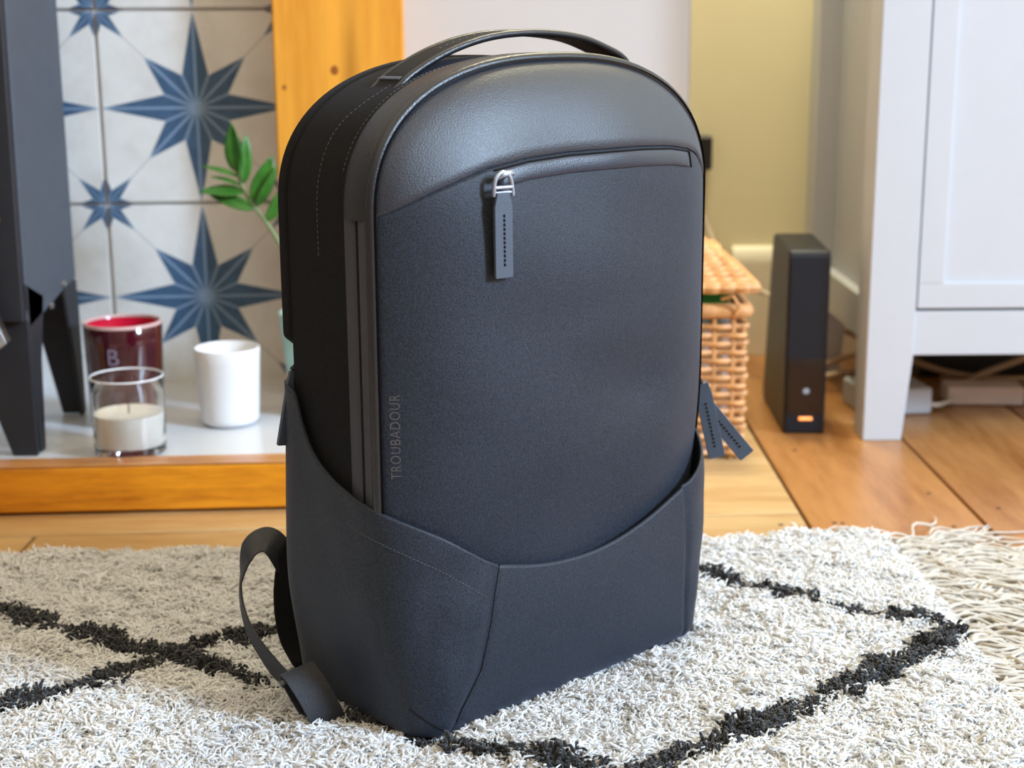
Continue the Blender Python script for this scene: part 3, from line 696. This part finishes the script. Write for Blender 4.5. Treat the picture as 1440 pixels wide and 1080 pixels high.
# lower shell: side pockets and base panel
ZK = [0, .017, .042, .076, .117, .17, .25]
def lower_params(z):
    g = {}
    g['ul'] = -(.1505 + .0105 * sstep(0, .10, z)); g['ur'] = .150 + .0235 * sstep(0, .16, z)
    g['ru'] = np.interp(z, ZK, [.024, .034, .054, .068, .079, .086, .086]); g['rv'] = np.interp(z, ZK, [.026, .031, .038, .045, .052, .056, .056])
    g['qu'] = np.interp(z, ZK, [.022, .026, .032, .040, .050, .060, .060]); g['qv'] = np.interp(z, ZK, [.024, .027, .032, .040, .045, .050, .050])
    g['vf'] = -.001 - .005 * np.sin(math.pi * np.clip(z / .16, 0, 1)) + .004 * sstep(.12, .25, z); g['vb'] = .155 - .006 * sstep(.1, .24, z)
    return g
def inset(z): q = np.clip((.013 - z) / .013, 0, 1); return .007 * (1 - np.sqrt(1 - q * q))
EX = 2 / 2.25
def plan(a, z, side):
    """a in [0,1]: from rear corner along the side to the front seam; side -1 left, +1 right"""
    g = lower_params(z); R = .028; U = np.where(side < 0, -g['ul'], g['ur']); ru = g['ru'] if side < 0 else g['qu']; rv = g['rv'] if side < 0 else g['qv']
    u = np.zeros_like(a); v = np.zeros_like(a)
    m = a < .15; f = np.clip(a / .15, 0, 1) * math.pi / 2; u = np.where(m, U - R + R * np.sin(f), u); v = np.where(m, g['vb'] - R + R * np.cos(f), v)
    m = (a >= .15) & (a < .55); f = (a - .15) / .4; u = np.where(m, U, u); v = np.where(m, g['vb'] - R + f * (g['vf'] + rv - g['vb'] + R), v)
    m = a >= .55; f = np.clip((a - .55) / .45, 0, 1) * math.pi / 2
    u = np.where(m, U - ru + ru * np.cos(f) ** EX, u); v = np.where(m, g['vf'] + rv - rv * np.sin(f) ** EX, v)
    # soft bulge of the pocket and a few folds
    b = np.sin(np.clip((a - .1) / .5, 0, 1) * math.pi) * np.sin(np.clip(z / .17, 0, 1) * math.pi)
    u = u + .004 * b; w = .0014 * np.sin(z * 85 + a * 9) * np.sin(a * 11 - z * 40) * np.clip(a * 4 - .5, 0, 1) * np.clip((1 - a) * 8, 0, 1)
    dent = .0030 * np.exp(-((a - .80) / .07) ** 2 - ((z - .085 - (a - .8) * .1) / .016) ** 2) if side < 0 else 0
    v = v + w + dent; u = u + w * .5
    i = inset(z); u = u - i * np.clip(u / .1, -1, 1); v = v + i * np.where(v > .07, -1, 1) * np.clip(np.abs(v - .07) / .06, 0, 1)
    sm = .0016 * np.exp(-((1 - a) / .018) ** 2); v = v + sm; u = u - sm
    return u * side, v
SZ = [.225, .188, .174, .166, .160]
def ztop(a, z=0.1):
    return smooth_interp(a, ZL)
def smooth_table(X, Y):
    q = spline(list(zip(X, Y)), 200); return np.array([p[0] for p in q]), np.array([p[1] for p in q])
def smooth_interp(a, T): return np.interp(a, T[0], T[1])
ZL = smooth_table([0, .15, .21, .30, .42, .55, .70, .82, .91, 1.0], [.238, .234, .214, .192, .1785, .1700, .1600, .1475, .1330, .1165])
ZR = smooth_table([0, .15, .3, .55, .8, 1.0], [.238, .232, .205, .174, .150, .1310])
ZB = smooth_table([0, .25, .5, .75, 1], [.1165, .1065, .1050, .1140, .1310])
def ztop_r(a): return smooth_interp(a, ZR)
def pocket(side, zt):
    def fn(a, t):
        z = .0005 + (zt(a) - .0005) * t; u, v = plan(a, z, side); lip = .0016 * sstep(.93, 1, t); return u + lip * side * -0.0, v, z
    A = np.concatenate([np.linspace(0, .15, 8), np.linspace(.17, .55, 26), np.linspace(.565, .96, 40), np.linspace(.968, 1, 10)])
    T = np.concatenate([np.linspace(0, .12, 12), np.linspace(.14, 1, 60)])
    return gridmesh(fn, A, T)
pkL = mk('side_pocket', *pocket(-1, ztop), M['fabric'], bag, smooth=True, solid=.0022, off=0, label='large slanted side pocket, left of the front')
pkR = mk('side_pocket', *pocket(1, ztop_r), M['fabric'], bag, smooth=True, solid=.0022, off=0)
def base_fn(t, q):
    # t across 0..1, q up 0..1
    zt = smooth_interp(t, ZB); z = .0005 + (zt - .0005) * q; g = lower_params(z)
    uL = g['ul'] + g['ru']; uR = g['ur'] - g['qu']; u = uL + (uR - uL) * t
    v = g['vf'] + inset(z) - .0035 * np.sin(math.pi * t) * np.sin(math.pi * np.clip(z / .13, 0, 1))
    d = np.minimum(t, 1 - t); v = v + .0016 * np.exp(-(d / .012) ** 2)
    u = u + np.where(t < .5, 1, -1) * .0016 * np.exp(-(d / .012) ** 2) * 0
    return u, v, z
TT = np.concatenate([np.linspace(0, .03, 8), np.linspace(.045, .955, 50), np.linspace(.97, 1, 8)])
mk('base_panel', *gridmesh(base_fn, TT, np.concatenate([np.linspace(0, .12, 12), np.linspace(.14, 1, 40)])), M['fabric'], bag, smooth=True, solid=.0022, off=0)
A_ = np.linspace(0, 1, 40); uL_, vL_ = plan(A_, A_ * 0 + .0008, -1); uR_, vR_ = plan(A_, A_ * 0 + .0008, 1)
ring_ = list(zip(uL_, vL_)) + list(zip(uR_[::-1], vR_[::-1]))
mk('underside', [(a, b, .001) for a, b in ring_], [tuple(range(len(ring_)))], M['fabric_side'], bag)
mk('back_base', *gridmesh(lambda s, z: (-.123 + s * .268, .1545 - inset(z), z), np.linspace(0, 1, 12), np.linspace(.0005, .22, 20)), M['fabric_side'], bag, smooth=True)
# hem stitching on the left pocket, dark seam along the pocket edge
pth = []
for a in np.linspace(.50, .985, 60):
    z = float(ztop(a)) - .022 - .004 * (a - .5); u, v = plan(np.array([a]), np.array([z]), -1); pth.append((float(u[0]) - .0011 * max(0, 1 - (a - .55) * 2), float(v[0]) - .0013, z))
mk('stitching', *stitches(pth, .0017, .0012, .00028), M['stitch'], pkL, kind='stuff')
pth = []
for k in range(30):
    f = k / 29; z = .0015 + f * .115; u, v = plan(np.array([1.0]), np.array([z]), -1); pth.append((float(u[0]) + .0003, float(v[0]) - .0013, z))
mk('seam', *tube(pth, .0009, 5), M['dark'], bag, smooth=True)
pth = []
for k in range(24):
    f = k / 23; a = .68 + .32 * f; z = .0225 * (1 - f) ** 1.1 + .0015; u, v = plan(np.array([a]), np.array([z]), -1); pth.append((float(u[0]) - .0006, float(v[0]) - .0008, z))
mk('seam', *tube(pth, .0006, 5), M['dark'], pkL, smooth=True)

# pull tabs of the main zip (right) and rear pocket (left)
E1 = np.array([.729, -.685, 0]); E2 = np.array([.685, .729, 0])
def hang(p0, dx, dz, w, L, name='pull_tab', wn=None, twist=0.0):
    up_ = -(E1 * dx + np.array([0, 0, dz])); up_ /= np.linalg.norm(up_); rgt = np.cross(E2, up_); rgt = rgt / np.linalg.norm(rgt) + E2 * twist
    return pull_tab(p0, L, w, rgt, up_, wn, name)
def ringlet(p, q, par): mk('zip_slider', *tube([p, (np.array(p) + q) / 2 + np.array([.002, 0, .002]), q], .0020, 8), M['blackplastic'], par, smooth=True)
ta = hang((.203, .050, .191), .014, -.062, .0142, .066, wn=.011); ringlet((.179, .052, .212), np.array([.203, .05, .192]), ta)
tb_ = hang((.206, .056, .179), .040, -.049, .0142, .068, wn=.011); ringlet((.179, .058, .205), np.array([.206, .056, .180]), tb_)
tc2 = hang((-.1520, .131, .2455), -.0100, -.052, .0105, .056, wn=.009, twist=.9); ringlet((-.148, .127, .252), np.array([-.1535, .133, .246]), tc2)

# shoulder strap ends and webbing behind the left side
def loc2(l): return [np.array(p) for p in l]
pad = spline([(-.112, .158, .135), (-.122, .168, .115), (-.1290, .1750, .098), (-.1318, .1770, .085), (-.1363, .1755, .0637), (-.1382, .1720, .0424), (-.1380, .1655, .0241), (-.1385, .1490, .0092)], 40)
sh = mk('shoulder_strap', *ribbon(pad, [E1 * .010 + np.array([0, 0, .002])] * 40, .012), M['dark'], bag, bevel=.003)
pad2 = spline([(.128, .165, .40), (.13, .178, .30), (.13, .182, .20), (.13, .172, .09), (.128, .158, .03)], 30)
mk('shoulder_strap', *ribbon(pad2, [np.array([.03, 0, 0])] * 30, .012), M['dark'], bag, bevel=.003)
pad3 = spline([(-.075, .150, .41), (-.078, .160, .36), (-.08, .164, .26), (-.09, .162, .17), (-.112, .158, .13)], 30)
mk('shoulder_strap', *ribbon(pad3, [np.array([.028, 0, 0])] * 30, .012), M['dark'], bag, bevel=.003)
wp = spline([(-.1320, .1790, .082), (-.1407, .1842, .1000), (-.1485, .1900, .1030), (-.1610, .1895, .0975), (-.1700, .1858, .0810), (-.1755, .1780, .0621), (-.1795, .1618, .0454), (-.1800, .1416, .0319), (-.1780, .1247, .0213), (-.1745, .1077, .0183)], 60)
WV = []
for i in range(60):
    f = i / 59; d = wp[min(i + 1, 59)] - wp[max(i - 1, 0)]; d /= np.linalg.norm(d)
    inp = np.cross(E2, d); inp /= np.linalg.norm(inp)                     # in the picture-facing plane
    k = np.interp(f, [0, .2, .34, .46, .55, .72, 1], [.62, .55, .50, .16, .30, .62, .85])
    wv = inp * k + E2 * math.sqrt(1 - k * k) * (1 if f > -1 else -1); WV.append(wv / np.linalg.norm(wv) * .0118)
wb_ = mk('webbing_strap', *ribbon(wp, WV, .0015), M['webbing'], bag, bevel=.0003, label='loose black webbing strap bowing out to the left')
# folded loop at its end
cen = np.array([-.1760, .0900, .0195]) - E2 * .006; dn_ = np.array([-.0, -.002, -.0225]); dn_ = (E1 * .0085 + np.array([0, -.002, -.0195])); ac = -E1 * .0058 + np.array([0, 0, .0012])
axis = E1 * .0108 + E2 * .0060 + np.array([0, 0, .0025])
rg = [cen + dn_ * math.cos(q) + (E2 * .007 + ac) * math.sin(q) for q in np.linspace(0, 2 * math.pi, 41)]
mk('webbing_loop', *ribbon(rg, [axis] * 41, .0016), M['webbing'], wb_, bevel=.0003)
mk('strap_bar', *tube([cen - dn_ * .75 - axis * 1.25, cen - dn_ * .85 + axis * .2], .0030, 8), M['blackplastic'], wb_, smooth=True)

# ================================================= RUG
RNG = np.random.default_rng(7)
rug = thing('rug', 'cream shaggy rug with black diamond lines under the backpack', 'rug', (0, 0, 0))
REAR = lambda x: 1.402 + .052 * (x - .19) * (x < .19) + .12 * np.clip(x - .19, 0, 1)
XR = .366
bx = [(-.95, .45), (XR, .45), (XR, float(REAR(XR)) - .01), (-.95, float(REAR(-.95)) - .01)]
M['rugbase'] = plain('woven_rug_base', srgb(228, 220, 205), .95, .1)
V, Fc = prism(bx, 2, .0008, .007); fixn(mk('backing', V, Fc, M['rugbase'], rug))
def yarn_mat(name, c1, c2, trl=.5):
    t = NT(name); v = t.coords(kind='Object'); n = t.noise(v, 400, 2); oi = t.node('ShaderNodeObjectInfo')
    c = t.ramp(t.mix(.5, n, oi.outputs['Random']), [(.25, c1), (.6, c2)]); t.set('Base Color', c); t.set('Roughness', .9); t.set('Specular IOR Level', .03)
    t.set('Sheen Weight', .3); t.set('Sheen Roughness', .6)
    tr = t.node('ShaderNodeBsdfTranslucent'); t.link(c, tr.inputs[0]); mx = t.node('ShaderNodeMixShader'); mx.inputs[0].default_value = trl
    out = t.n['Material Output']; t.link(t.b.outputs[0], mx.inputs[1]); t.link(tr.outputs[0], mx.inputs[2]); t.link(mx.outputs[0], out.inputs[0]); return t.m
M['yarn'] = yarn_mat('cream_wool', srgb(236, 235, 233), srgb(248, 248, 248))
M['yarn_black'] = yarn_mat('black_wool', srgb(20, 20, 22), srgb(38, 39, 44), .1)
def tuft(seed, mat, strands=34, h=.0140, spread=.0115, r=.00070):
    rs = np.random.default_rng(seed); P = []
    for k in range(strands):
        az = rs.uniform(0, 2 * math.pi); b = np.array([math.cos(az), math.sin(az), 0]) * rs.uniform(0, .0042); ln = rs.uniform(.3, 1) * spread; hh = h * rs.uniform(.75, 1.05)
        az += rs.uniform(-.8, .8); curl = rs.uniform(-1.6, 1.6); pts = []
        for q in np.linspace(0, 1, 6):
            aa = az + curl * q * q; pts.append(b + np.array([math.cos(aa) * ln * q ** 1.6, math.sin(aa) * ln * q ** 1.6, hh * math.sin(q * (math.pi / 2 + .35 * rs.uniform(.5, 1)))]))
        P.append(tube(pts, [r * .9, r, r * 1.15, r * 1.25, r * 1.15, r * .5], 4))
    me = bpy.data.meshes.new('tuft'); V, Fc = join(P); me.from_pydata([tuple(v) for v in V], [], Fc); me.materials.append(mat); me.polygons.foreach_set('use_smooth', [True] * len(me.polygons))
    return bpy.data.objects.new('tuft', me)
def scatter(name, pts, scl, mats, mat, label=None):
    """a point mesh whose modifier puts a woolly tuft on every point"""
    n = len(pts); me = bpy.data.meshes.new(name); me.vertices.add(n); me.vertices.foreach_set('co', np.asarray(pts, np.float32).ravel())
    a = me.attributes.new('rot', 'FLOAT_VECTOR', 'POINT'); rot = np.stack([RNG.normal(0, .22, n), RNG.normal(0, .22, n), RNG.uniform(0, 6.283, n)], 1).astype(np.float32); a.data.foreach_set('vector', rot.ravel())
    a = me.attributes.new('scl', 'FLOAT', 'POINT'); a.data.foreach_set('value', np.asarray(scl, np.float32))
    a = me.attributes.new('pick', 'INT', 'POINT'); a.data.foreach_set('value', RNG.integers(0, len(mats), n).astype(np.int32))
    me.materials.append(mat)
    o = bpy.data.objects.new(name, me); COL.objects.link(o); o.parent = rug; o['kind'] = 'stuff'
    if label: o['label'] = label
    g = bpy.data.node_groups.new(name + '_nodes', 'GeometryNodeTree')
    g.interface.new_socket('Geometry', in_out='INPUT', socket_type='NodeSocketGeometry'); g.interface.new_socket('Geometry', in_out='OUTPUT', socket_type='NodeSocketGeometry')
    gi = g.nodes.new('NodeGroupInput'); go = g.nodes.new('NodeGroupOutput'); ip = g.nodes.new('GeometryNodeInstanceOnPoints'); g2i = g.nodes.new('GeometryNodeGeometryToInstance')
    for t_ in reversed(mats):
        oi = g.nodes.new('GeometryNodeObjectInfo'); oi.inputs['Object'].default_value = t_; g.links.new(oi.outputs['Geometry'], g2i.inputs[0])
    def attr(nm, ty):
        x = g.nodes.new('GeometryNodeInputNamedAttribute'); x.data_type = ty; x.inputs['Name'].default_value = nm; return x.outputs['Attribute']
    g.links.new(gi.outputs[0], ip.inputs['Points']); g.links.new(g2i.outputs[0], ip.inputs['Instance']); ip.inputs['Pick Instance'].default_value = True
    g.links.new(attr('pick', 'INT'), ip.inputs['Instance Index']); g.links.new(attr('rot', 'FLOAT_VECTOR'), ip.inputs['Rotation']); g.links.new(attr('scl', 'FLOAT'), ip.inputs['Scale'])
    g.links.new(ip.outputs[0], go.inputs[0]); md = o.modifiers.new('tufts', 'NODES'); md.node_group = g
    return o
LINES = dict(
 A=[(-.70, 1.38), (-.56, 1.32), (-.443, 1.228), (-.394, 1.19), (-.365, 1.171), (-.316, 1.14), (-.266, 1.117), (-.216, 1.089), (-.19, 1.06)],
 B=[(-.70, .84), (-.54, .93), (-.377, 1.028), (-.351, 1.046), (-.31, 1.071), (-.289, 1.097), (-.264, 1.122), (-.242, 1.139), (-.217, 1.150), (-.15, 1.19), (-.05, 1.27)],
 C=[(.08, 1.36), (.171, 1.306), (.212, 1.259), (.237, 1.248), (.262, 1.224), (.294, 1.207), (.338, 1.185), (.362, 1.165)],
 D=[(.360, 1.150), (.317, 1.108), (.281, 1.074), (.243, 1.049), (.211, 1.019), (.187, 1.001), (.152, .968), (.114, .942), (.074, .922)],
 E=[(-.115, 1.01), (-.061, .969), (-.036, .958), (.008, .943), (.046, .930), (.074, .922), (.16, .86), (.25, .78), (.36, .68)],
 H=[(.074, .922), (-.02, .84), (-.14, .74), (-.26, .64)])
WID = dict(A=.0088, B=.0088, C=.0062, D=.0098, E=.0082, H=.0085)
SP = .0062
xs = np.arange(-.90, XR - .002, SP); ys = np.arange(.62, 1.47, SP)
gx, gy = np.meshgrid(xs, ys); gx = (gx + RNG.uniform(-.4, .4, gx.shape) * SP).ravel(); gy = (gy + RNG.uniform(-.4, .4, gy.shape) * SP).ravel()
k_ = (gy < REAR(gx) - .004) & (gx < XR)
gx, gy = gx[k_], gy[k_]
dm = np.full(gx.shape, 9.0); wn = np.zeros(gx.shape)
nz = lambda x, y, f, s: np.sin(x * f + s + 2.1 * np.sin(y * f * .7 + s)) * np.cos(y * f * 1.13 - s * 2)
for key, L in LINES.items():
    for (ax_, ay_), (bx_, by_) in zip(L[:-1], L[1:]):
        dx, dy = bx_ - ax_, by_ - ay_; t_ = np.clip(((gx - ax_) * dx + (gy - ay_) * dy) / (dx * dx + dy * dy), 0, 1)
        d_ = np.hypot(gx - ax_ - t_ * dx, gy - ay_ - t_ * dy) / WID[key]; dm = np.minimum(dm, d_)
dm = dm + .34 * nz(gx, gy, 60, 2.3) + .48 * nz(gx, gy, 105, 1.3) + .34 * nz(gx, gy, 230, 4.1) + RNG.normal(0, .10, dm.shape)
isb = dm < .84
# wool pressed flat under the bag
cu, su_ = math.cos(math.radians(43.2)), math.sin(math.radians(43.2))
bu = (gx - .0455) * cu + (gy - 1.062) * su_; bv = -(gx - .0455) * su_ + (gy - 1.062) * cu
din = np.minimum(np.minimum(bu + .150, .150 - bu), np.minimum(bv + .000, .155 - bv))
flat = np.where(din > .012, .42, np.where(din > -.004, .70, 1.0))
keep = din < .03
hgt = 1 + .14 * nz(gx, gy, 42, .4) + .10 * nz(gx, gy, 100, 2.2)
def sc(m): return (flat * hgt * RNG.uniform(.85, 1.15, gx.shape))[m]
z_ = np.full(gx.shape, .0065)
P3 = np.stack([gx, gy, z_], 1)
wt = [tuft(s, M['yarn']) for s in range(6)]; bt = [tuft(s + 50, M['yarn_black'], 18, .0185, .0090, .0009) for s in range(4)]
m1 = keep & ~isb; scatter('pile', P3[m1], sc(m1), wt, M['yarn'])
m2 = keep & isb; scatter('pattern_lines', P3[m2], sc(m2), bt, M['yarn_black'], 'black woolly lines forming open diamonds')
# fringe along the right-hand end: long wavy yarns
FR = []
for k in range(1000):
    y0 = RNG.uniform(.70, float(REAR(XR)) - .004); L = RNG.uniform(.09, .17); az = RNG.normal(.0, .38); x, y = XR - .004, y0; pts = []; z0 = RNG.uniform(.002, .010); ph = RNG.uniform(0, 6.28); am = RNG.uniform(.25, .9)
    for q in np.linspace(0, 1, 15):
        aa = az + am * math.sin(ph + q * 13); x += math.cos(aa) * L / 14; y += math.sin(aa) * L / 14; pts.append((x, y, max(.0022, z0 + .004 * math.sin(ph * 2 + q * 9) - (.008 + z0) * q * q * .7)))
    FR.append(tube(pts, [.0014] * 12 + [.0013, .0010, .0005], 5))
mk('fringe', *join(FR), yarn_mat('fringe_wool', srgb(206, 198, 184), srgb(228, 222, 212), .3), rug, smooth=True, kind='stuff', label='long wavy cream fringe at the right-hand end')
